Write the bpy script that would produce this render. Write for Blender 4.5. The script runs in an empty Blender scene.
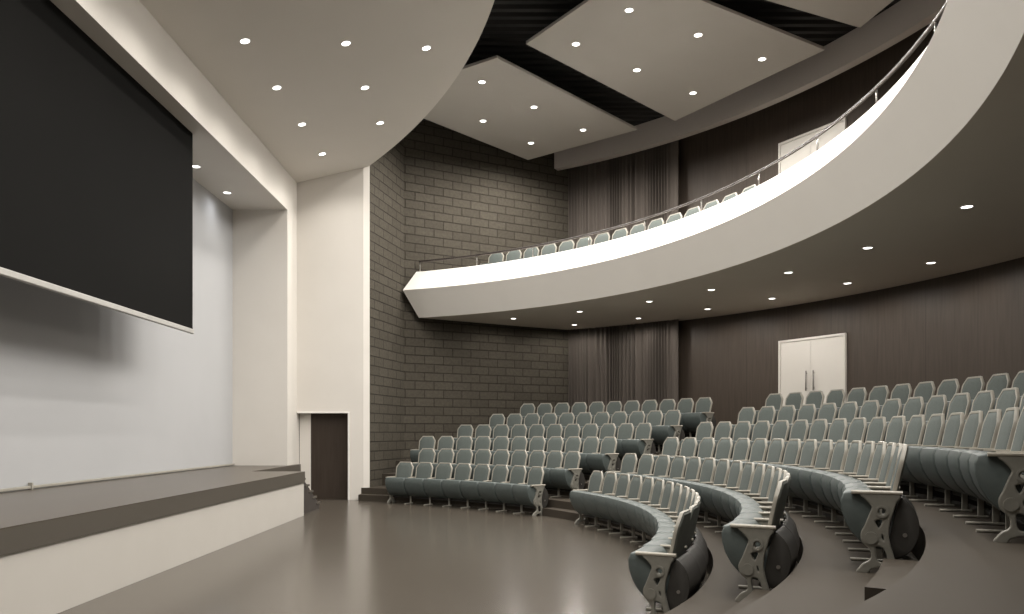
import bpy, bmesh, math, random
from mathutils import Vector, Matrix
random.seed(7)
S = bpy.context.scene
COL = S.collection
PI = math.pi
def rad(a): return math.radians(a)

# ------------------------------------------------------------------ room constants (metres)
CX, CY = -6.837, 10.786          # axis of the fan-shaped house
RWALL = 16.31
def P(R, deg): return (CX + R*math.cos(rad(deg)), CY + R*math.sin(rad(deg)))
def wid(c, deg): return c*min(1,max(0,(10-deg)/37))**2
def widt(c, deg):
    t = max(0,(10-deg)/37)
    return c*min(1,t)**2 if c > .1 else c*min(1.27,t)**4
def mir(p): return (p[0], 2*CY - p[1])
FARY = 19.45
WA = (-3.52, FARY+.075); WB = (-2.98, 21.7)                 # brick wall, first leg
d2 = Vector((1.79, 1.0)).normalized()
WC = (WB[0] + d2.x*5.75, WB[1] + d2.y*5.75)            # brick wall, second leg
STAGE_X = -4.15; PROS_X = -5.285; BACK_X = -6.573
STAGE_Z = .8775; SOFF_Z = 6.87; DECK_Z = 10.32
ROWC = [.14,.07,.07,.05,.03,.03]; TIERC = [.12,.035,.035,.035,.035,.035]
RISE = .299; PITCH = .55; PITCH_R = [.527,.573,.573,.573,.573,.573]; DR = .895; R1 = 8.865; EDGE2 = 9.21

# ------------------------------------------------------------------ materials
def new_mat(name, col, rough=.6, metal=0., spec=.5):
    m = bpy.data.materials.new(name); m.use_nodes = True
    b = m.node_tree.nodes['Principled BSDF']
    b.inputs['Base Color'].default_value = (*col, 1); b.inputs['Roughness'].default_value = rough
    b.inputs['Metallic'].default_value = metal; b.inputs['Specular IOR Level'].default_value = spec
    return m, m.node_tree, b
def noise_mix(nt, b, c1, c2, scale, detail=4, coord='Object', stretch=(1,1,1), bump=0., lo=.3, hi=.7, rough=None):
    N = nt.nodes; L = nt.links
    tc = N.new('ShaderNodeTexCoord'); mp = N.new('ShaderNodeMapping'); mp.inputs['Scale'].default_value = stretch
    nz = N.new('ShaderNodeTexNoise'); nz.inputs['Scale'].default_value = scale; nz.inputs['Detail'].default_value = detail
    cr = N.new('ShaderNodeValToRGB'); cr.color_ramp.elements[0].position = lo; cr.color_ramp.elements[1].position = hi
    cr.color_ramp.elements[0].color = (*c1, 1); cr.color_ramp.elements[1].color = (*c2, 1)
    L.new(tc.outputs[coord], mp.inputs['Vector']); L.new(mp.outputs['Vector'], nz.inputs['Vector'])
    L.new(nz.outputs['Fac'], cr.inputs['Fac']); L.new(cr.outputs['Color'], b.inputs['Base Color'])
    if bump:
        bp = N.new('ShaderNodeBump'); bp.inputs['Strength'].default_value = bump; bp.inputs['Distance'].default_value = .01
        L.new(nz.outputs['Fac'], bp.inputs['Height']); L.new(bp.outputs['Normal'], b.inputs['Normal'])
    if rough:
        mr = N.new('ShaderNodeMapRange'); mr.inputs['To Min'].default_value = rough[0]; mr.inputs['To Max'].default_value = rough[1]
        L.new(nz.outputs['Fac'], mr.inputs['Value']); L.new(mr.outputs['Result'], b.inputs['Roughness'])
    return nz
M = {}
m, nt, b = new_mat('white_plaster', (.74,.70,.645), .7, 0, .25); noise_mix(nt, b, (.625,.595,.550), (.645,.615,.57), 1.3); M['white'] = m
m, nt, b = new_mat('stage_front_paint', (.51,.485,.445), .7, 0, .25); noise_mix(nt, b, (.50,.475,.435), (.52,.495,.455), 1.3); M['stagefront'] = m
m, nt, b = new_mat('parapet_paint', (.8,.77,.72), .7, 0, .25); noise_mix(nt, b, (.84,.81,.76), (.86,.83,.78), 1.3); M['parapet'] = m
m, nt, b = new_mat('canopy_paint', (.70,.665,.615), .8, 0, .2); noise_mix(nt, b, (.69,.655,.605), (.71,.675,.625), .8); M['canopy'] = m
m, nt, b = new_mat('soffit_paint', (.45,.41,.36), .8, 0, .2); noise_mix(nt, b, (.70,.64,.555), (.72,.66,.575), .8); M['soffit'] = m
m, nt, b = new_mat('panel_paint', (.60,.57,.53), .8, 0, .2); noise_mix(nt, b, (.50,.475,.44), (.52,.495,.46), 1.0); M['panel'] = m
m, nt, b = new_mat('bulkhead_paint', (.42,.39,.37), .8, 0, .2); noise_mix(nt, b, (.49,.45,.42), (.51,.47,.44), 1.0); M['bulkhead'] = m
m, nt, b = new_mat('stage_wall_paint', (.58,.60,.635), .6, 0, .3); noise_mix(nt, b, (.415,.418,.425), (.435,.438,.445), .6); M['stagewall'] = m
m, nt, b = new_mat('black_deck', (.012,.010,.010), .7); noise_mix(nt, b, (.006,.0055,.005), (.009,.008,.007), 3); M['deck'] = m
# polished floor
m, nt, b = new_mat('polished_floor', (.2,.18,.16), .25)
noise_mix(nt, b, (.070,.060,.048), (.077,.066,.053), 1.2, 3, stretch=(1.0,.3,1), rough=(.20,.24)); M['floor'] = m
m, nt, b = new_mat('tier_floor', (.2,.18,.16), .6, 0, .08)
noise_mix(nt, b, (.050,.042,.033), (.057,.048,.038), 2.2, 4, stretch=(1.0,.4,1), rough=(.58,.64)); M['tier'] = m
m, nt, b = new_mat('stage_top', (.2,.18,.15), .3, 0, .3)
noise_mix(nt, b, (.072,.059,.046), (.075,.062,.048), .7, 2, stretch=(1,.3,1)); M['stagetop'] = m
m, nt, b = new_mat('stage_edge', (.105,.092,.074), .5); noise_mix(nt, b, (.078,.068,.054), (.086,.075,.060), 2, 4, stretch=(1,.2,1)); M['stageedge'] = m
m, nt, b = new_mat('stair_dark', (.06,.05,.045), .5); noise_mix(nt, b, (.05,.043,.038), (.065,.056,.05), 4); M['stair'] = m
# block wall
m, nt, b = new_mat('split_block', (.2,.18,.15), .85, 0, .2)
N = nt.nodes; L = nt.links
tc = N.new('ShaderNodeTexCoord'); br = N.new('ShaderNodeTexBrick')
br.inputs['Scale'].default_value = 1; br.inputs['Brick Width'].default_value = .57; br.inputs['Row Height'].default_value = .236
br.inputs['Mortar Size'].default_value = .016; br.inputs['Mortar Smooth'].default_value = .35; br.inputs['Bias'].default_value = -.1
br.inputs['Color1'].default_value = (.073,.065,.051,1); br.inputs['Color2'].default_value = (.061,.054,.042,1); br.inputs['Mortar'].default_value = (.036,.031,.024,1)
nz = N.new('ShaderNodeTexNoise'); nz.inputs['Scale'].default_value = 14; nz.inputs['Detail'].default_value = 6
mx = N.new('ShaderNodeMix'); mx.data_type = 'RGBA'; mx.blend_type = 'MULTIPLY'; mx.inputs['Factor'].default_value = .45
cr = N.new('ShaderNodeValToRGB'); cr.color_ramp.elements[0].color = (.55,.52,.5,1); cr.color_ramp.elements[0].position = .3; cr.color_ramp.elements[1].color = (1.1,1.08,1.05,1); cr.color_ramp.elements[1].position = .7
L.new(tc.outputs['UV'], br.inputs['Vector']); L.new(tc.outputs['UV'], nz.inputs['Vector']); L.new(nz.outputs['Fac'], cr.inputs['Fac'])
L.new(br.outputs['Color'], mx.inputs['A']); L.new(cr.outputs['Color'], mx.inputs['B']); L.new(mx.outputs['Result'], b.inputs['Base Color'])
mh = N.new('ShaderNodeMath'); mh.operation = 'MULTIPLY_ADD'; mh.inputs[1].default_value = -1.0; mh.inputs[2].default_value = 1.0
ma = N.new('ShaderNodeMath'); ma.operation = 'MULTIPLY_ADD'; ma.inputs[1].default_value = .35
L.new(br.outputs['Fac'], mh.inputs[0]); L.new(nz.outputs['Fac'], ma.inputs[0]); L.new(mh.outputs[0], ma.inputs[2])
bp = N.new('ShaderNodeBump'); bp.inputs['Strength'].default_value = .8; bp.inputs['Distance'].default_value = .03
L.new(ma.outputs[0], bp.inputs['Height']); L.new(bp.outputs['Normal'], b.inputs['Normal']); M['brick'] = m
# dark veneer wall (UV in metres, vertical grain, panel joints)
m, nt, b = new_mat('dark_veneer', (.06,.045,.037), .52, 0, .32)
N = nt.nodes; L = nt.links
tc = N.new('ShaderNodeTexCoord'); mp = N.new('ShaderNodeMapping'); mp.inputs['Scale'].default_value = (9, .5, 1)
nz = N.new('ShaderNodeTexNoise'); nz.inputs['Scale'].default_value = 2.2; nz.inputs['Detail'].default_value = 6
cr = N.new('ShaderNodeValToRGB'); cr.color_ramp.elements[0].position = .3; cr.color_ramp.elements[1].position = .75
cr.color_ramp.elements[0].color = (.053,.040,.030,1); cr.color_ramp.elements[1].color = (.073,.056,.043,1)
br = N.new('ShaderNodeTexBrick'); br.offset = 0; br.inputs['Scale'].default_value = 1; br.inputs['Brick Width'].default_value = 1.25; br.inputs['Row Height'].default_value = 30
br.inputs['Mortar Size'].default_value = .006; br.inputs['Color1'].default_value = (1,1,1,1); br.inputs['Color2'].default_value = (.9,.9,.9,1); br.inputs['Mortar'].default_value = (.55,.55,.55,1)
mx = N.new('ShaderNodeMix'); mx.data_type = 'RGBA'; mx.blend_type = 'MULTIPLY'; mx.inputs['Factor'].default_value = 1
L.new(tc.outputs['UV'], mp.inputs['Vector']); L.new(mp.outputs['Vector'], nz.inputs['Vector']); L.new(nz.outputs['Fac'], cr.inputs['Fac'])
L.new(tc.outputs['UV'], br.inputs['Vector']); L.new(cr.outputs['Color'], mx.inputs['A']); L.new(br.outputs['Color'], mx.inputs['B']); L.new(mx.outputs['Result'], b.inputs['Base Color']); M['veneer'] = m
m, nt, b = new_mat('curtain_cloth', (.08,.066,.058), .9, 0, .1); noise_mix(nt, b, (.085,.073,.063), (.105,.090,.079), 6, 4, stretch=(1,1,.05)); M['curtain'] = m
m, nt, b = new_mat('seat_fabric', (.13,.16,.15), .85, 0, .25); noise_mix(nt, b, (.092,.106,.099), (.110,.126,.118), 60, 3, bump=.15); M['fabric'] = m
m, nt, b = new_mat('seat_vinyl', (.12,.15,.145), .5, 0, .4); noise_mix(nt, b, (.070,.085,.082), (.082,.098,.094), 20, 3); M['vinyl'] = m
m, nt, b = new_mat('back_shell_grey', (.16,.165,.15), .55, 0, .4); noise_mix(nt, b, (.135,.14,.125), (.155,.16,.145), 12, 3); M['backshell'] = m
m, nt, b = new_mat('seat_pan_dark', (.03,.028,.026), .5); noise_mix(nt, b, (.028,.026,.023), (.038,.035,.031), 10); M['pan'] = m
m, nt, b = new_mat('cream_metal', (.5,.47,.41), .45, 0, .5); noise_mix(nt, b, (.29,.275,.235), (.33,.31,.265), 10); M['cream'] = m
m, nt, b = new_mat('arm_wood', (.55,.5,.42), .4); noise_mix(nt, b, (.33,.305,.255), (.38,.35,.295), 8, 4, stretch=(.4,3,3)); M['arm'] = m
m, nt, b = new_mat('cast_iron_grey', (.26,.25,.22), .5, .2, .5); noise_mix(nt, b, (.20,.193,.166), (.245,.237,.205), 14); M['cast'] = m
m, nt, b = new_mat('screen_black', (.022,.020,.019), .9, 0, .05); noise_mix(nt, b, (.009,.0088,.0083), (.010,.0098,.0092), .7); M['screen'] = m
m, nt, b = new_mat('screen_bar_white', (.72,.70,.66), .4); noise_mix(nt, b, (.38,.37,.35), (.42,.41,.385), 5); M['bar'] = m
m, nt, b = new_mat('door_white', (.68,.65,.60), .5, 0, .35); noise_mix(nt, b, (.67,.64,.59), (.69,.66,.61), 2); M['doorwhite'] = m
m, nt, b = new_mat('door_dark', (.05,.04,.034), .6, 0, .2); noise_mix(nt, b, (.034,.025,.0185), (.044,.033,.025), 3, 5, stretch=(6,6,.4)); M['doordark'] = m
m, nt, b = new_mat('brushed_metal', (.33,.31,.29), .35, .8); noise_mix(nt, b, (.30,.285,.265), (.36,.34,.32), 12); M['metal'] = m
m, nt, b = new_mat('rail_brown', (.10,.08,.07), .55, 0, .3); noise_mix(nt, b, (.030,.024,.021), (.040,.032,.028), 8); M['rail'] = m
m, nt, b = new_mat('light_trim', (.75,.73,.7), .5); noise_mix(nt, b, (.74,.72,.69), (.76,.74,.71), 5); M['trim'] = m
m, nt, b = new_mat('rail_edge_brown', (.12,.1,.09), .5); noise_mix(nt, b, (.10,.085,.075), (.13,.11,.10), 8); M['railedge'] = m
def emis(name, col, s):
    m = bpy.data.materials.new(name); m.use_nodes = True; nt = m.node_tree; nt.nodes.clear()
    e = nt.nodes.new('ShaderNodeEmission'); o = nt.nodes.new('ShaderNodeOutputMaterial')
    e.inputs['Color'].default_value = (*col, 1); e.inputs['Strength'].default_value = s
    nt.links.new(e.outputs[0], o.inputs[0]); return m
M['lens'] = emis('lamp_lens', (1,.96,.9), 6)

# ------------------------------------------------------------------ helpers
def tag(o, label=None, cat=None, group=None, kind=None):
    if label: o['label'] = label
    if cat: o['category'] = cat
    if group: o['group'] = group
    if kind: o['kind'] = kind
    return o
def empty(name, loc=(0,0,0), rz=0, parent=None):
    o = bpy.data.objects.new(name, None); o.location = loc; o.rotation_euler = (0,0,rz); o.empty_display_size = .2
    COL.objects.link(o); o.parent = parent; return o
def mesh(name, v, f, mat, smooth=False, uv=None):
    me = bpy.data.meshes.new(name); me.from_pydata([tuple(p) for p in v], [], f); me.materials.append(mat)
    bm = bmesh.new(); bm.from_mesh(me)
    if uv is not None:
        ul = bm.loops.layers.uv.new('UVMap'); bm.verts.ensure_lookup_table()
        for fc in bm.faces:
            for lp in fc.loops: lp[ul].uv = uv[lp.vert.index]
    else: bmesh.ops.recalc_face_normals(bm, faces=bm.faces)
    bm.to_mesh(me); bm.free()
    if smooth: me.shade_smooth()
    return me
def put(name, me, parent=None, loc=(0,0,0), rz=0):
    o = bpy.data.objects.new(name, me); COL.objects.link(o); o.parent = parent; o.location = loc; o.rotation_euler = (0,0,rz); return o
def obj(name, v, f, mat, parent=None, smooth=False, uv=None): return put(name, mesh(name, v, f, mat, smooth, uv), parent)
class MB:
    def __init__(s): s.v = []; s.f = []
    def add(s, v, f):
        n = len(s.v); s.v += [tuple(p) for p in v]; s.f += [[i+n for i in q] for q in f]; return s
    def box(s, x0,x1,y0,y1,z0,z1):
        return s.add([(x0,y0,z0),(x1,y0,z0),(x1,y1,z0),(x0,y1,z0),(x0,y0,z1),(x1,y0,z1),(x1,y1,z1),(x0,y1,z1)],
              [[3,2,1,0],[4,5,6,7],[0,1,5,4],[1,2,6,5],[2,3,7,6],[3,0,4,7]])
    def bbox(s, x0,x1,y0,y1,z0,z1, c=.006):       # box with chamfered edges along its longest direction
        d = (x1-x0, y1-y0, z1-z0); ax = d.index(max(d))
        lo = [(x0,x1),(y0,y1),(z0,z1)]; o = [i for i in range(3) if i != ax]
        (a0,a1),(b0,b1) = lo[o[0]], lo[o[1]]
        ring = [(a0+c,b0),(a1-c,b0),(a1,b0+c),(a1,b1-c),(a1-c,b1),(a0+c,b1),(a0,b1-c),(a0,b0+c)]
        vs = []
        for t in lo[ax]:
            for a_, b_ in ring:
                p = [0,0,0]; p[ax] = t; p[o[0]] = a_; p[o[1]] = b_; vs.append(p)
        fs = [[i,(i+1)%8,8+(i+1)%8,8+i] for i in range(8)] + [list(range(7,-1,-1)), list(range(8,16))]
        return s.add(vs, fs)
    def prism(s, poly, z0, z1):
        n = len(poly)
        return s.add([(x,y,z0) for x,y in poly]+[(x,y,z1) for x,y in poly],
              [list(range(n-1,-1,-1)), list(range(n,2*n))]+[[i,(i+1)%n,n+(i+1)%n,n+i] for i in range(n)])
    def tube(s, pts, r, n=10, closed=False):
        pts = [Vector(p) for p in pts]; rings = []
        for i, p in enumerate(pts):
            t = (pts[min(i+1,len(pts)-1)] - pts[max(i-1,0)]).normalized()
            a = t.cross(Vector((0,0,1)));  a = a.normalized() if a.length > 1e-4 else Vector((1,0,0))
            b_ = a.cross(t).normalized()
            rings.append([p + a*r*math.cos(2*PI*k/n) + b_*r*math.sin(2*PI*k/n) for k in range(n)])
        vs = [q for rg in rings for q in rg]
        fs = [[i*n+k, i*n+(k+1)%n, (i+1)*n+(k+1)%n, (i+1)*n+k] for i in range(len(pts)-1) for k in range(n)]
        fs += [list(range(n-1,-1,-1)), [(len(pts)-1)*n+k for k in range(n)]]
        return s.add(vs, fs)
    def mesh(s, name, mat, smooth=False): return mesh(name, s.v, s.f, mat, smooth)
    def obj(s, name, mat, parent=None, smooth=False): return put(name, s.mesh(name, mat, smooth), parent)
def autosmooth(me, deg=35):
    bm = bmesh.new(); bm.from_mesh(me)
    for f in bm.faces: f.smooth = True
    for e in bm.edges: e.smooth = (len(e.link_faces) == 2 and e.calc_face_angle(0) < rad(deg))
    bm.to_mesh(me); bm.free(); return me
def struct(o, label, cat): return tag(o, label, cat, None, 'structure')
def box_obj(name, dims, mat, parent=None): return MB().box(*dims).obj(name, mat, parent)
def wall_prism(name, pts, nrm, th, z0, z1, mat):
    """vertical wall along polyline pts; nrm = outward offsets; UV in metres on the room face"""
    v = []; uv = []; f = []; u = 0
    for i, p in enumerate(pts):
        if i: u += math.hypot(p[0]-pts[i-1][0], p[1]-pts[i-1][1])
        q = (p[0]+nrm[i][0]*th, p[1]+nrm[i][1]*th)
        v += [(p[0],p[1],z0),(p[0],p[1],z1),(q[0],q[1],z0),(q[0],q[1],z1)]
        uv += [(u,z0),(u,z1),(u,z0),(u,z1)]
    for i in range(len(pts)-1):
        a = 4*i; c = a+4
        f += [[a,c,c+1,a+1],[a+2,a+3,c+3,c+2],[a+1,c+1,c+3,a+3],[a,a+2,c+2,c]]
    f += [[0,1,3,2]]; n = 4*(len(pts)-1); f += [[n,n+2,n+3,n+1]]
    me = mesh(name, v, f, mat, False, uv)
    bm = bmesh.new(); bm.from_mesh(me); bmesh.ops.recalc_face_normals(bm, faces=bm.faces); bm.to_mesh(me); bm.free()
    return put(name, me)
def sweep(name, prof, angs, mat, parent=None, clip=None, smooth=True):
    """revolve a closed profile of (R,z) about the house axis; clip(R)->max |angle| for that radius"""
    n = len(prof); v = []; f = []
    for a in angs:
        for R, z in prof:
            t = a
            if clip: c = clip(R); t = max(-c, min(c, a))
            x, y = P(R, t); v.append((x,y,z))
    for i in range(len(angs)-1):
        for k in range(n): f.append([i*n+k, (i+1)*n+k, (i+1)*n+(k+1)%n, i*n+(k+1)%n])
    f += [list(range(n)), [(len(angs)-1)*n+k for k in range(n-1,-1,-1)]]
    me = mesh(name, v, f, mat)
    if smooth: autosmooth(me, 20)
    return put(name, me, parent)
def lin(a, b_, n): return [a+(b_-a)*i/n for i in range(n+1)]
def half(poly, a, n):          # Sutherland-Hodgman against (p-a).n >= 0
    out = []
    for i in range(len(poly)):
        p, q = poly[i], poly[(i+1)%len(poly)]
        dp = (p[0]-a[0])*n[0]+(p[1]-a[1])*n[1]; dq = (q[0]-a[0])*n[0]+(q[1]-a[1])*n[1]
        if dp >= 0: out.append(p)
        if dp*dq < 0: t = dp/(dp-dq); out.append((p[0]+(q[0]-p[0])*t, p[1]+(q[1]-p[1])*t))
    return out
n1 = Vector((WB[1]-WA[1], -(WB[0]-WA[0]))).normalized()   # into the room
n2 = Vector((d2.y, -d2.x)).normalized()
def room_clip(poly, off=.08):
    for a, n in ((WA, n1), (WB, n2)):
        a2 = (a[0]-n.x*off, a[1]-n.y*off)
        poly = half(poly, a2, n); poly = half(poly, mir(a2), (n.x, -n.y))
    return poly
def wall2_angle(R, off=.1):    # where a ring of radius R runs into the second brick leg (or the first)
    for k in range(9000, 0, -2):
        x, y = P(R, k/100)
        if (x-WB[0])*n2.x+(y-WB[1])*n2.y > -off and (x-WA[0])*n1.x+(y-WA[1])*n1.y > -off and x > -3.6: return k/100
    return 0
_c = {}
def clip_w(R):
    k = round(R,3)
    if k not in _c: _c[k] = wall2_angle(R)
    return _c[k]

# ------------------------------------------------------------------ room shell
fl = [(BACK_X-.3, -3.4), (9.9, -3.4), (9.9, 24.9), (BACK_X-.3, 24.9)]
struct(MB().prism(fl, -.12, 0).obj('floor', M['floor']), 'polished brown-grey floor in front of the stage', 'floor')
# black corrugated roof deck
v = []; f = []; ys = []; y = -3.5
while y < 25.5:
    ys += [(y,0),(y+.10,0),(y+.14,-.07),(y+.26,-.07)]; y += .30
for (yy, dz) in ys: v += [(-7.0,yy,DECK_Z+dz),(10.2,yy,DECK_Z+dz)]
n0 = len(v)
for (yy, dz) in ys: v += [(-7.0,yy,DECK_Z+.2),(10.2,yy,DECK_Z+.2)]
for i in range(len(ys)-1):
    a = 2*i; f.append([a,a+1,a+3,a+2]); f.append([n0+a,n0+a+2,n0+a+3,n0+a+1])
struct(obj('ceiling', v, f, M['deck']), 'black corrugated roof deck above the hanging panels', 'ceiling')
# white end walls with the side door, and their mirror images
OPX = -4.037; OPZ = 2.12
for s in (0, 1):
    Y = (lambda y: y) if s == 0 else (lambda y: 2*CY-y)
    b_ = MB()
    def bx(x0,x1,y0,y1,z0,z1): b_.box(x0,x1,min(Y(y0),Y(y1)),max(Y(y0),Y(y1)),z0,z1)
    if s == 0:
        bx(PROS_X,OPX,FARY,FARY+.2,OPZ,DECK_Z)
        poly = [(OPX,FARY),(WA[0]-.14,FARY),(WA[0],FARY+.07),(WA[0],FARY+.2),(OPX,FARY+.2)]
        b_.prism(poly, 0, DECK_Z)
        bx(PROS_X-.02,OPX+.35,FARY+.62,FARY+.8,0,OPZ+.4)     # back of the door recess
    else:
        bx(PROS_X,WA[0],FARY,FARY+.2,0,DECK_Z)
    struct(b_.obj('wall_far' if s == 0 else 'wall_near', M['white']), 'tall white wall beside the stage, the small dark door in it' if s == 0 else 'white wall at the near end of the stage', 'wall')
    b_ = MB(); bx(BACK_X-.2, PROS_X, FARY-.82, FARY+.2, 0, DECK_Z)
    struct(b_.obj('wall_far_pier' if s == 0 else 'wall_near_pier', M['white']), 'white side wall closing the far end of the stage' if s == 0 else 'white side wall closing the near end of the stage', 'wall')
    # brick
    A_, B_, C_ = (WA, WB, WC) if s == 0 else (mir(WA), mir(WB), mir(WC))
    sg = 1 if s == 0 else -1
    o1 = (-n1.x, -n1.y*sg); o2 = (-n2.x, -n2.y*sg); om = ((o1[0]+o2[0])/1.65, (o1[1]+o2[1])/1.65)
    struct(wall_prism('wall_brick_far' if s == 0 else 'wall_brick_near', [A_, B_, C_], [o1, om, o2], .25, -.1, DECK_Z, M['brick']),
           'brown split-faced block wall between the white wall and the pleated curtains' if s == 0 else 'brown block wall at the near end of the house', 'wall')
    # rear strip closing brick to veneer wall
    a_ang = 58.6 if s == 0 else -58.6
# stage back wall and proscenium beam
struct(box_obj('wall_stage', (BACK_X-.2, BACK_X, 2*CY-18.63, 18.63, 0, SOFF_Z), M['stagewall']), 'pale blue-grey wall at the back of the stage', 'wall')
struct(box_obj('wall_proscenium', (BACK_X-.2, PROS_X, 2*CY-18.63, 18.63, SOFF_Z, DECK_Z), M['white']), 'long white beam and soffit over the front of the stage', 'beam')
# veneer wall
angs = lin(59.5, -59.5, 90)
struct(wall_prism('wall_right', [P(RWALL,a) for a in angs], [(math.cos(rad(a)), math.sin(rad(a))) for a in angs], .2, -.1, DECK_Z, M['veneer']),
       'curved dark brown wood-veneer wall behind the seats', 'wall')
# far side door: dark leaf, white side panel, casing
d = empty('door_1', (-4.5, FARY+.21, 0)); struct(d, 'small dark brown door in the white wall left of the brick wall', 'door')
MB().bbox(-4.998+4.5, OPX+4.5+.02, 0, .05, .004, OPZ, .004).obj('door_leaf', M['doordark'], d)
MB().bbox(PROS_X+4.5+.005, -4.998+4.5, .0, .06, .004, OPZ, .004).obj('side_panel', M['white'], d)
b_ = MB().bbox(OPX+4.5, OPX+4.5+.035, -.235, -.20, 0, OPZ+.035, .006); b_.bbox(PROS_X+4.5+.01, OPX+4.5, -.235, -.20, OPZ, OPZ+.035, .006)
b_.obj('door_casing', M['trim'], d)

# ------------------------------------------------------------------ tiers and steps
def tier(R, z0, z1, c):
    poly = [P(R+widt(c,a),a) for a in lin(-82,82,160)] + [P(16.38,a) for a in lin(72,-72,90)]
    poly = [(x,y) for x,y in poly]
    poly = half(poly, (-3.73,0), (1,0)) 
    poly = room_clip(poly, .1 if R > 9.5 else .25)
    return MB().prism(poly, z0, z1)
words = ['first','second','third','fourth','fifth','sixth']
for k in range(2, 8):
    o = tier(EDGE2+DR*(k-2), -.02 if k == 2 else (k-2)*RISE-.05, (k-1)*RISE, TIERC[k-2]).obj('seating_tier', M['tier'])
    struct(o, 'curved brown floor tier, %s step up from the flat floor' % words[k-2], 'floor tier')
def astep(R, a0, a1, z0, z1, c=0, clipx=False):
    n = 8; name = 'aisle_step'; poly = [P(R-.27+widt(c,a),a) for a in lin(a0,a1,n)] + [P(R-.001+widt(c,a),a) for a in lin(a1,a0,n)]
    if clipx: poly = room_clip(half(poly, (-3.73,0), (1,0)), .25)
    return MB().prism(poly, z0, z1).obj(name, M['tier'])
mid0, mid1 = [], []
LEFT_END = [a-.27 for a in (36.21, 35.74, 35.01, 34.39, 34.44, 33.98)]     # back-centre angle of the last left-block seat
RIGHT_BEG = [a-.4 for a in (22.95, 24.92, 24.58, 25.21, 24.35, 25.25)]    # first right-block seat
LEFT_DA = [3.667,3.256,2.995,2.744,2.526,2.382]
LEFT_N = [8, 9, 11, 11, 11, 11]
RIGHT_END = [-24.4,-25.4,-25.3,-26.2,-26.2,-26.2]
for k in range(2, 8):
    R = EDGE2+DR*(k-2); z = (k-2)*RISE; i = k-2
    hp = math.degrees(PITCH/2/R)
    for (a0, a1, lab, cx_) in ((LEFT_END[i]-hp-.3, min(RIGHT_BEG[i], RIGHT_BEG[min(i+1,5)])+hp+.3, 'in the centre aisle between the two seat blocks', False),
                     (RIGHT_END[i]-2.9, -34.6-(k-4)*.2, 'in the aisle at the near end of the right block', False)):
        struct(astep(R, a0, a1, z-.02, z+RISE/2, TIERC[i]), 'half-height brown aisle step %s, at the %s riser' % (lab, words[i]), 'step')
struct(astep(EDGE2, 64.2, 76, -.02, RISE/2, clipx=True), 'low brown step beside the brick wall at the left end of the front row', 'step')

# ------------------------------------------------------------------ stage
st = empty('stage', (0,0,0)); struct(st, 'raised stage with brown top slab over a white front', 'stage')
Y1 = 15.79; Y0 = 2*CY-Y1; YE = 18.63; YE0 = 2*CY-YE
NX = -5.19; FY = FARY-.003; FY0 = 2*CY-FY; PX = PROS_X+.003
poly = [(STAGE_X+.02,Y0),(STAGE_X+.02,Y1),(NX,Y1),(NX,FY),(PX,FY),(PX,YE-.003),(BACK_X+.003,YE-.003),(BACK_X+.003,YE0+.003),(PX,YE0+.003),(PX,FY0),(NX,FY0),(NX,Y0)]
MB().prism(poly, .655, STAGE_Z-.012).obj('slab_edge', M['stageedge'], st)
MB().prism([(x+(-.0),y) for x,y in poly], STAGE_Z-.012, STAGE_Z).obj('stage_deck', M['stagetop'], st)
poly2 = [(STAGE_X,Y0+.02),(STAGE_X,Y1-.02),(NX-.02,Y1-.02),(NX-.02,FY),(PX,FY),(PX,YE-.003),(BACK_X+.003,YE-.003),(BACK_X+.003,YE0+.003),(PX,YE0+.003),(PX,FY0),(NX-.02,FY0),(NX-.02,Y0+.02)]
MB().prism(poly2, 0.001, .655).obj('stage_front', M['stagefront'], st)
sr = empty('stage_stairs', (-4.72, Y1, 0)); tag(sr, 'short dark stairs down from the far end of the stage to the floor', 'stairs')
run = .31; n = 5; rs = STAGE_Z/6
for i in range(n):
    z = STAGE_Z-rs*(i+1); y0 = run*i
    MB().bbox(-.415, .518, y0+.003, y0+run+.025, z-.04, z, .008).obj('tread', M['stageedge'], sr)
    MB().box(-.415, .455, y0+run-.03, y0+run-.005, max(0.001,z-rs), z-.04).obj('riser', M['stair'], sr)
sp = [(0.003, STAGE_Z-rs-.05)]
for i in range(n): pass
prof = [(.003,.001),(run*n,.001),(run*n,rs-.07),(.003,STAGE_Z-.07)]
for x0 in (-.46, .462):
    vs = [(x0,y,z) for y,z in prof]+[(x0+.04,y,z) for y,z in prof]
    MB().add(vs, [[3,2,1,0],[4,5,6,7]]+[[i,(i+1)%4,4+(i+1)%4,4+i] for i in range(4)]).obj('stringer', M['stair'], sr)
# rail along the foot of the back wall
wr = empty('wall_rail', (BACK_X+.05, CY, STAGE_Z)); tag(wr, 'thin pale rail running along the foot of the stage back wall', 'rail')
MB().bbox(-.02,.015,-7.8,7.8,.012,.052,.006).obj('rail_bar', M['cream'], wr)
for y in (-.25, 4.0, 7.7):
    pass
MB().bbox(-.03,.03,-.035,.0,0,.095,.005).obj('bracket', M['cream'], wr).location.y = 10.77-CY
for y in (-7.2, -4, 3.9, 7.5):
    o = MB().box(-.015,.01,-.02,.02,0,.012).obj('foot', M['metal'], wr); o.location.y = y
# projection screen
sc = empty('projection_screen', (-5.60, CY, 3.37)); tag(sc, 'large black projection screen hanging from the beam over the stage', 'screen')
hy = 13.88-CY
MB().box(-.008,.008,-hy,hy,.082,SOFF_Z-3.37).obj('screen_cloth', M['screen'], sc)
MB().bbox(-.025,.025,-hy-.02,hy+.02,0,.085,.012).obj('bottom_bar', M['bar'], sc)

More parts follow.
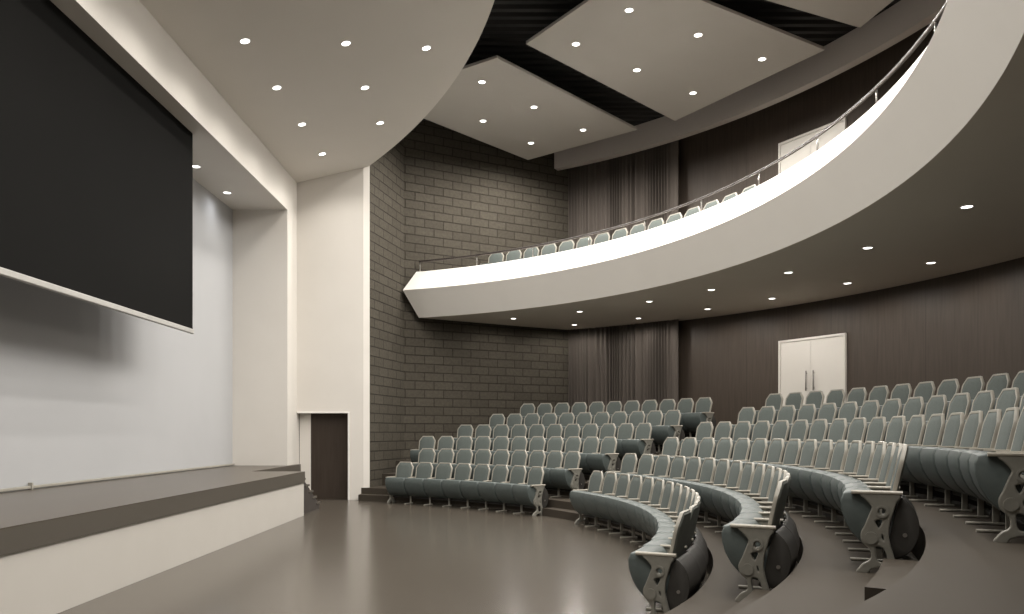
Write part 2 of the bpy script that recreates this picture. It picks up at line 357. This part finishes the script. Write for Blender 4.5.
# ------------------------------------------------------------------ balcony
bal = empty('balcony', (0,0,0)); struct(bal, 'curved balcony with a broad white front sweeping across the house', 'balcony')
SOF = 4.786; FLB = 5.60
ang = lin(80,-80,160)
clip_p = lambda R: 70.05 if R < 11.4 else (68.9 if R < 11.7 else 68.75)
sweep('parapet', [(11.76,SOF),(11.33,5.488),(11.67,6.03),(11.88,6.03),(11.88,SOF+.06)], ang, M['parapet'], bal, clip_p)
sweep('balcony_soffit', [(11.76,SOF),(11.88,SOF+.05),(16.36,SOF+.05),(16.36,SOF)], ang, M['soffit'], bal, lambda R: clip_p(R) if R < 12 else clip_w(R))
sweep('balcony_floor', [(11.88,SOF+.05),(11.88,FLB),(13.4,FLB),(13.4,5.95),(14.2,5.95),(14.2,6.31),(15.0,6.31),(15.0,6.75),(16.36,6.75),(16.36,SOF+.05)], ang, M['tier'], bal, clip_w)
hr = empty('handrail', (*P(11.77,0), 6.03)); tag(hr, 'slim brown handrail on metal posts along the top of the balcony front', 'handrail')
hx, hyy = P(11.77,0)
b_ = MB().tube([(P(11.77,a)[0]-hx, P(11.77,a)[1]-hyy, .30) for a in lin(68.7,-68.7,260)], .026, 10); b_.obj('rail', M['rail'], hr, True)
b_ = MB().tube([(P(11.74,a)[0]-hx, P(11.74,a)[1]-hyy, .272) for a in lin(68.7,-68.7,260)], .009, 8); b_.obj('rail_edge', M['railedge'], hr, True)
pm = MB().tube([(0,0,0),(0,0,.28)], .016, 8).add([], []).mesh('post', M['metal'], True)
for i in range(17):
    x, y = P(11.77, 68.6-8.575*i); o = put('post', pm, hr, (x-hx, y-hyy, 0))
# bulkhead
struct(sweep('ceiling_bulkhead', [(15.39,9.58),(15.39,DECK_Z-.08),(15.62,DECK_Z-.08),(15.62,9.58)], lin(58.35,-58.35,110), M['bulkhead']),
       'curved grey drop beam under the roof along the back of the balcony', 'beam')
# curtains (both storeys), real pleats
def curtain(name, a0, a1, z0, z1, label):
    n = 560; v = []; f = []; ph = 0; pts = []
    for i in range(n+1):
        t = i/n; a = a0+(a1-a0)*t
        ph += (2*PI/19)*(1+.45*math.sin(i*.031)+.25*math.sin(i*.0773+1))
        amp = .048*(1+.4*math.sin(i*.057+.5))
        if i > n-26 or i < 8: amp *= .25
        pts.append((a, 15.98+amp*math.sin(ph)))
    zs = [z0, z0+.4, (z0+z1)/2, z1]
    for a, r in pts:
        for z in zs: x, y = P(r, a); v.append((x,y,z))
    for a, r in pts:
        for z in zs: x, y = P(r+.02, a); v.append((x,y,z))
    k = len(zs); off = (n+1)*k
    for i in range(n):
        for j in range(k-1):
            q = i*k+j; f.append([q, q+1, q+k+1, q+k]); q += off; f.append([q, q+k, q+k+1, q+1])
    for e in (0, n*k):
        for j in range(k-1): f.append([e+j, e+j+off, e+j+1+off, e+j+1])
    me = mesh(name, v, f, M['curtain'], True)
    x0, y0 = P(15.98, (a0+a1)/2); me.transform(Matrix.Translation((-x0,-y0,-z0)))
    o = put(name, me, None, (x0,y0,z0)); return tag(o, label, 'curtain')
curtain('curtain', 57.85, 44.5, 6*RISE+.004, SOF-.004, 'dark pleated floor-length curtain under the balcony beside the brick wall')
curtain('curtain', 57.85, 44.5, 6.754, DECK_Z-.09, 'dark pleated curtain above the balcony beside the brick wall')
# double doors in the veneer wall
def double_door(name, z, h, label):
    a = 30.62; R = RWALL*math.cos(rad(3.45))-.03; x, y = P(R, a)
    d = empty(name, (x,y,z), rad(a)+PI); struct(d, label, 'door'); w = .965
    b_ = MB(); b_.bbox(-.05,.035,-w,-w+.055,0,h,.006); b_.bbox(-.05,.035,w-.055,w,0,h,.006)
    b_.box(-.05,.034,-w+.055,w-.055,h-.055,h); b_.obj('door_frame', M['doorwhite'], d)
    for s in (-1, 1):
        y0, y1 = (-w+.06, -.003) if s < 0 else (.003, w-.06)
        lf = MB().bbox(-.03,.012,y0,y1,.006,h-.06,.004).obj('door_leaf', M['doorwhite'], d)
        yh = s*.105
        hb = MB().tube([(.06,yh,.86),(.06,yh,1.34)], .016, 10); hb.tube([(.012,yh,.92),(.06,yh,.92)],.009,8); hb.tube([(.012,yh,1.28),(.06,yh,1.28)],.009,8)
        hb.obj('handle', M['metal'], lf, True)
    return d
double_door('door_2', 6*RISE, 3.935-6*RISE, 'white double door with two pull handles in the veneer wall under the balcony')
double_door('door_3', 6.75, 8.87-6.75, 'white double door in the veneer wall above the balcony front')

# ------------------------------------------------------------------ ceiling canopy over the stage front (slopes up towards the house)
CANX, CANY, CANR = -12.95, 10.57, 12.94
def canz(x): return 1.65 + 7.32 + .23*x
yt = FARY-.004
a1 = math.degrees(math.asin((yt-CANY)/CANR)); a0 = -math.degrees(math.asin((CANY-(2*CY-yt))/CANR))
edge = [(CANX+CANR*math.cos(rad(a)), CANY+CANR*math.sin(rad(a))) for a in lin(a0,a1,80)]
poly = [(PROS_X+.003, 2*CY-yt)] + edge + [(PROS_X+.003, yt)]
n = len(poly)
v = [(x,y,canz(x)) for x,y in poly] + [(x,y,canz(x)+.14) for x,y in poly]
can = obj('ceiling_canopy', v, [list(range(n-1,-1,-1)), list(range(n,2*n))]+[[i,(i+1)%n,n+(i+1)%n,n+i] for i in range(n)], M['canopy'])
tag(can, 'large smooth grey-white ceiling canopy with a curved edge in front of the stage', 'ceiling canopy', None, 'structure')
# hanging panels
HP = 1.65+7.9
def rotp(p, deg):
    c, s_ = math.cos(rad(deg)), math.sin(rad(deg)); x, y = p[0]-CX, p[1]-CY
    return (CX+x*c-y*s_, CY+x*s_+y*c)
PA = [(-.337,16.77),(3.24,20.76),(.435,23.05),(-3.30,18.80)]
PB = [(.264,16.17),(4.108,20.16),(6.44,16.42),(2.015,13.64)]
PC = [rotp(p,-21.4) for p in PB]
PD = [mir(p) for p in PB]; PE = [mir(p) for p in PA]
panels = [(PA,'flat grey ceiling panel hanging next to the brick wall'),(PB,'flat grey ceiling panel hanging in the middle, between two black gaps'),
          (PC,'flat grey ceiling panel at the top edge, right of the middle one'),(PD,'flat grey ceiling panel hanging over the near seats'),(PE,'flat grey ceiling panel hanging near the near brick wall')]
for q, lab in panels:
    cx_ = sum(p[0] for p in q)/4; cy_ = sum(p[1] for p in q)/4
    o = MB().prism([(p[0]-cx_,p[1]-cy_) for p in q], 0, .06).obj('ceiling_panel', M['panel']); o.location = (cx_,cy_,HP)
    tag(o, lab, 'ceiling panel', 'hanging ceiling panels')

# ------------------------------------------------------------------ downlights
def ring_mesh(r0, r1, h):
    n = 28; v = []; f = []
    for r, z in ((r0,0.012),(r0,-.006),((r0+r1)/2,-.012),(r1,-.004),(r1,.0)):
        for k in range(n): v.append((r*math.cos(2*PI*k/n), r*math.sin(2*PI*k/n), z))
    for j in range(4):
        for k in range(n): f.append([j*n+k, j*n+(k+1)%n, (j+1)*n+(k+1)%n, (j+1)*n+k])
    return mesh('trim_ring', v, f, M['trim'], True)
RING = ring_mesh(.073, .098, .01)
n = 28; LENS = mesh('lens', [(.073*math.cos(2*PI*k/n), .073*math.sin(2*PI*k/n), -.003) for k in range(n)]+[(0,0,-.005)], [[k,(k+1)%n,n] for k in range(n)], M['lens'])
bpyL = {}
def lamp_data(kind, watt, size, blend, col):
    if kind not in bpyL:
        l = bpy.data.lights.new(kind, 'SPOT'); l.energy = watt; l.spot_size = rad(size); l.spot_blend = blend; l.color = col; l.shadow_soft_size = .1; bpyL[kind] = l
    return bpyL[kind]
LP = {'canopy': (110, 150, .55, (1,.955,.895)), 'panel': (420, 176, .6, (1,.955,.895)), 'soffit': (78, 176, .4, (1,.945,.875)), 'stage': (22, 168, 1, (.95,.97,1))}
def downlight(x, y, z, kind, label, group, tilt=0):
    o = empty('downlight', (x,y,z)); o.rotation_euler = (0, tilt, 0)
    tag(o, label, 'downlight', group)
    put('trim_ring', RING, o); put('lens', LENS, o)
    l = bpy.data.objects.new('lamp', lamp_data(kind, *LP[kind])); COL.objects.link(l); l.parent = o; l.location = (0,0,-.03)
num = ['first','second','third','fourth','fifth','sixth','seventh','eighth','ninth','tenth','eleventh','twelfth','thirteenth','fourteenth','fifteenth','sixteenth','seventeenth','eighteenth','nineteenth','twentieth']
tl = -math.atan(.23)
for X, ys, rn in ((-4.33, [18.05-1.735*i for i in range(9)], 'the row nearest the stage'), (-2.86, [17.11-1.75*i for i in range(8)], 'the middle row'), (-1.57, [14.39-1.75*i for i in range(5)], 'the row nearest the curved edge')):
    for i, y in enumerate(ys):
        downlight(X, y, canz(X), 'canopy', 'round canopy downlight, %s from the white wall in %s' % (num[i], rn), 'canopy downlights', tl)
def pan_lights(pts, lab, rot=None, mi=False):
    for (x, y), t in pts:
        p = (x, y)
        if rot: p = rotp(p, rot)
        if mi: p = mir(p)
        downlight(p[0], p[1], HP, 'panel', 'round downlight, %s, %s' % (lab, t), 'ceiling panel downlights')
A_L = [((-.70,17.92),'topmost'),((.51,19.30),'middle of the right-hand three'),((1.83,20.76),'rightmost'),((-.76,20.16),'leftmost'),((.49,21.7),'lowest')]
B_L = [((1.28,16.17),'leftmost'),((2.17,14.87),'topmost'),((2.70,17.33),'middle of the lower left line'),((3.68,15.8),'middle of the upper right line'),((5.27,16.82),'rightmost'),((4.19,18.5),'lowest')]
pan_lights(A_L, 'panel beside the brick wall'); pan_lights(B_L, 'middle hanging panel')
pan_lights(B_L, 'panel out of frame at the top', -21.4); pan_lights(B_L, 'panel over the near seats', None, True); pan_lights(A_L, 'panel by the near brick wall', None, True)
for R, aa, rn in ((13.03, (58.3,48.9,39.2,30.8,21.4,11.9,1.1), 'front row'), (15.07, (55.1,47.0,38.6,31.2,23.1,15.0), 'back row')):
    for i, a in enumerate(aa):
        x, y = P(R+(.11 if 3 < i < 7 and R < 14 else 0), a)
        downlight(x, y, SOF, 'soffit', 'round downlight under the balcony, %s from the brick wall in the %s' % (num[i], rn), 'downlights under the balcony')
for i, y in enumerate((17.3, 15.6)):
    downlight(-6.22, y, SOFF_Z, 'stage', 'round downlight over the stage %s' % ('nearest the white side wall' if i == 0 else 'right against the black screen edge'), 'stage soffit downlights')
for i in range(4):
    downlight(-6.22, 13.9-1.7*i, SOFF_Z, 'stage', 'round downlight over the stage, hidden behind the black screen', 'stage downlights behind the screen')
for y in (17.3, 15.6):
    downlight(-6.22, 2*CY-y, SOFF_Z, 'stage', 'round downlight in the soffit over the near end of the stage', 'near stage soffit downlights')

# ------------------------------------------------------------------ theatre seats
# local frame: +x faces the stage, y across, origin on the floor under the seat's pivot
def extrude_y(prof, w, bev=.02, sc=.93):
    cx_ = sum(p[0] for p in prof)/len(prof); cz_ = sum(p[1] for p in prof)/len(prof)
    n = len(prof); v = []; f = []
    for y, s in ((-w/2,sc),(-w/2+bev*.35,(1+sc)/2+.015),(-w/2+bev,1),(w/2-bev,1),(w/2-bev*.35,(1+sc)/2+.015),(w/2,sc)):
        for x, z in prof: v.append((cx_+(x-cx_)*s, y, cz_+(z-cz_)*s))
    for i in range(5):
        for k in range(n): f.append([i*n+k, i*n+(k+1)%n, (i+1)*n+(k+1)%n, (i+1)*n+k])
    f += [list(range(n-1,-1,-1)), list(range(5*n,6*n))]
    return v, f
def smooth_closed(pts, n=6):
    out = []; m_ = len(pts)
    for i in range(m_):
        p0,p1,p2,p3 = (Vector(pts[(i+k-1)%m_]) for k in range(4))
        for j in range(n):
            t = j/n; out.append(tuple(.5*((2*p1)+(-p0+p2)*t+(2*p0-5*p1+4*p2-p3)*t*t+(-p0+3*p1-3*p2+p3)*t**3)))
    return out
seat_prof = [(.07,.602),(.19,.607),(.243,.594),(.264,.54),(.258,.46),(.232,.375),(.188,.295),(.125,.225),(.05,.185),(-.02,.172),(-.05,.20),(-.03,.30),(.0,.45),(.03,.56)]
v, f = extrude_y(seat_prof, .526, .022); SEAT = autosmooth(mesh('seat', v, f, M['vinyl']), 45)
pan_prof = smooth_closed([(-.03,.135),(-.10,.115),(-.18,.128),(-.245,.170),(-.290,.240),(-.312,.32),(-.308,.40),(-.278,.475),(-.228,.53),(-.172,.565),(-.135,.49),(-.10,.35),(-.065,.21)], 3)
pan_prof = [(-.05+(x+.05)*(.86 if x < -.05 else 1), z) for x, z in pan_prof]
v, f = extrude_y(pan_prof, .512, .012, .975); PAN = autosmooth(mesh('seat_pan', v, f, M['pan']), 45)
b_ = MB()
for s in (-1, 1): b_.tube([(-.18,s*.25,.29),(-.18,s*.262,.29)], .016, 10)
BOLT = b_.mesh('pivot_bolt', M['metal'])
O2 = Vector((-.065,0,.42)); VV = Vector((-.120,0,.54)).normalized(); NN = Vector((VV.z,0,-VV.x)); LBK = .556
def bp3(y, t, nn): return tuple(O2 + Vector((0,y,0)) + VV*t + NN*nn)
def outline(ins):
    o = [(.226,0),(.234,.20),(.241,.36),(.244,.425),(.236,.448),(.190,.508),(.158,LBK-.005),(.138,LBK)]
    ky, kt = 1-ins/.245, 1-ins/(LBK/2)
    r_ = [(y*ky, LBK/2+(t-LBK/2)*kt) for y, t in o]
    return r_ + [(-y,t) for y,t in reversed(r_)]
oo = outline(0); oi = outline(.026); om_ = outline(.040); n = len(oo)
v = [bp3(y,t,.004) for y,t in oo]+[bp3(y,t,.014) for y,t in outline(.006)]+[bp3(y,t,.012) for y,t in oi]+[bp3(y,t,-.012) for y,t in oi]+[bp3(y,t,-.016) for y,t in oo]
f = [[j*n+k, j*n+(k+1)%n, ((j+1)%5)*n+(k+1)%n, ((j+1)%5)*n+k] for j in range(5) for k in range(n)]
FRAME = autosmooth(mesh('back_frame', v, f, M['cream']), 40)
v = [bp3(y,t,-.012) for y,t in oi]+[bp3(y,t,.004) for y,t in oi]+[bp3(y,t,.014) for y,t in om_]+[bp3(y,t,.022) for y,t in outline(.10)]
f = [[j*n+k, j*n+(k+1)%n, (j+1)*n+(k+1)%n, (j+1)*n+k] for j in range(3) for k in range(n)]+[list(range(n-1,-1,-1)), list(range(3*n,4*n))]
BACK = autosmooth(mesh('backrest', v, f, M['fabric']), 40)
ob = outline(.006)
v = [bp3(y,t,-.016) for y,t in ob]+[bp3(y,t,-.028) for y,t in outline(.02)]
f = [[k,(k+1)%n,n+(k+1)%n,n+k] for k in range(n)]+[list(range(n,2*n)), list(range(n-1,-1,-1))]
b_ = MB().add(v, f)
REAR = autosmooth(b_.mesh('back_panel', M['backshell']), 30)
ARM = MB().bbox(-.165,.075,-.022,.022,.590,.614,.007).mesh('armrest', M['arm'])
ARM_END = MB().bbox(-.165,.185,-.027,.027,.588,.616,.008).mesh('armrest', M['arm'])
b_ = MB().bbox(-.035,.015,-.010,.010,.022,.588,.004); b_.bbox(-.14,.05,-.010,.010,.565,.591,.003); POST = b_.mesh('post', M['cream'])
b_ = MB().bbox(-.07,.205,-.022,.022,0,.022,.006); FOOT = b_.mesh('foot', M['cream'])
# cast end standard with openings (filled 2-D curve turned into a mesh)
def curve_plate(name, loops, th, bev, mat):
    cu = bpy.data.curves.new(name, 'CURVE'); cu.dimensions = '2D'; cu.fill_mode = 'BOTH'; cu.extrude = th/2-bev; cu.bevel_depth = bev; cu.bevel_resolution = 1
    for pts in loops:
        sp = cu.splines.new('POLY'); sp.points.add(len(pts)-1); sp.use_cyclic_u = True
        for i, p in enumerate(pts): sp.points[i].co = (p[0], p[1], 0, 1)
    o = bpy.data.objects.new(name, cu); COL.objects.link(o)
    dg = bpy.context.evaluated_depsgraph_get(); me = bpy.data.meshes.new_from_object(o.evaluated_get(dg))
    bpy.data.objects.remove(o); bpy.data.curves.remove(cu)
    me.transform(Matrix(((1,0,0,0),(0,0,-1,0),(0,1,0,0),(0,0,0,1)))); me.materials.clear(); me.materials.append(mat); me.name = name
    return autosmooth(me, 40)
body = smooth_closed([(.098,.586),(.086,.560),(.055,.526),(.036,.486),(.056,.430),(.086,.350),(.112,.290),(.104,.235),(.076,.205),(.050,.178),(.040,.120),(.058,.085),(.098,.060),(.122,.032),(.138,.002),
        (.078,.002),(.058,.030),(.030,.042),(.004,.052),(-.046,.050),(-.062,.002),(-.140,.002),(-.118,.060),(-.098,.130),(-.074,.220),(-.064,.300),(-.072,.380),(-.094,.460),(-.114,.530),(-.128,.586)], 4)
def circ(x, z, r, n=16): return [(x+r*math.cos(-2*PI*k/n), z+r*math.sin(-2*PI*k/n)) for k in range(n)]
holes = [circ(-.026,.462,.030), smooth_closed([(.030,.395),(-.040,.405),(-.004,.325)], 3), smooth_closed([(-.018,.300),(-.040,.285),(-.046,.235),(-.020,.255)], 3), smooth_closed([(.024,.200),(-.044,.190),(-.068,.085),(.008,.085)], 4)]
STD = curve_plate('end_standard', [body]+holes, .044, .009, M['cast'])
b_ = MB()
for s in (-1, 1): b_.tube([(.048,s*.020,.262),(.048,s*.034,.262)], .046, 18)
BOSS = b_.mesh('boss', M['cast'])
def ring_y(x, z, r0, r1, y0, y1):
    n = 18; v = []; f = []
    for y in (y0, y1):
        for r in (r0, r1):
            for k in range(n): v.append((x+r*math.cos(2*PI*k/n), y, z+r*math.sin(2*PI*k/n)))
    for a_, c_ in ((0,1),(1,3),(3,2),(2,0)):
        for k in range(n): f.append([a_*n+k, a_*n+(k+1)%n, c_*n+(k+1)%n, c_*n+k])
    return v, f
SCROLL = MB().add(*ring_y(-.026,.462,.032,.046,-.032,.032)).mesh('raised_ring', M['cast'])
def end_std(root, y):
    s = put('end_standard', STD, root, (0,y,0)); put('boss', BOSS, s); put('raised_ring', SCROLL, s)
def seat(R, a, z, label, group, first=False, last=False):
    x, y = P(R, a)
    r = empty('theater_seat', (x,y,z), rad(a)+PI); tag(r, label, 'theatre seat', group)
    put('seat', SEAT, r); p = put('seat_pan', PAN, r); put('pivot_bolt', BOLT, p)
    put('backrest', BACK, r); put('back_frame', FRAME, r); put('back_panel', REAR, r)
    put('armrest', ARM_END if last else ARM, r, (0,PITCH/2,0))
    if last: end_std(r, PITCH/2)
    else:
        q = put('post', POST, r, (0,PITCH/2,0)); put('foot', FOOT, q)
    if first:
        put('armrest', ARM_END, r, (0,-PITCH/2,0)); end_std(r, -PITCH/2)
    return r
def inframe(x, y): return y > .6 and 513+795*x/y < 1080
rows = ['front','second','third','fourth','fifth','back']
for k in range(6):
    R = R1+DR*k; z = k*RISE; da = math.degrees(PITCH/R); N_ = LEFT_N[k]
    for i in range(N_):                       # from the aisle towards the brick wall
        a = LEFT_END[k]+LEFT_DA[k]*i
        seat(R, a, z, 'padded grey-green theatre seat, %s from the centre aisle, %s row of the left block' % (num[i], rows[k]), '%s row of the left block' % rows[k], i == N_-1, i == 0)
    dr_ = math.degrees(PITCH_R[k]/R); nR = int(round((RIGHT_BEG[k]-RIGHT_END[k])/dr_))+1; da2 = (RIGHT_BEG[k]-RIGHT_END[k])/(nR-1)
    for i in range(nR):
        a = RIGHT_BEG[k]-da2*i; x, y = P(R+wid(ROWC[k],a), a)
        if not inframe(x, y): break
        t = num[i]+' from the centre aisle'
        if i == nR-1: t = 'at the near aisle end'
        sr_ = seat(R+wid(ROWC[k],a), a, z, 'padded grey-green theatre seat %s, %s row of the right block' % (t, rows[k]), '%s row of the right block' % rows[k], i == 0, i == nR-1)
        if k == 0: sr_.scale.y = .95
for i in range(15):
    seat(12.45, 59.6-2.56*i, FLB, 'padded theatre seat up on the balcony, %s from the brick wall' % num[i], 'balcony seats', i == 0, i == 14)

# ------------------------------------------------------------------ world, camera, colour
w = bpy.data.worlds.new('world'); S.world = w; w.use_nodes = True
w.node_tree.nodes['Background'].inputs['Color'].default_value = (.01,.01,.01,1)
cam = bpy.data.cameras.new('camera'); co = bpy.data.objects.new('camera', cam); COL.objects.link(co)
co.location = (0,0,1.65); co.rotation_euler = (rad(90),0,0)
cam.sensor_width = 36; cam.lens = 36*795.1/1024; cam.shift_x = -1/1024; cam.shift_y = 125.5/1024; cam.clip_start = .05; cam.clip_end = 200
S.camera = co
S.view_settings.view_transform = 'Standard'; S.view_settings.look = 'None'; S.view_settings.gamma = 1; S.view_settings.use_curve_mapping = False
S.view_settings.exposure = .17
S.cycles.max_bounces = 8; S.cycles.diffuse_bounces = 6
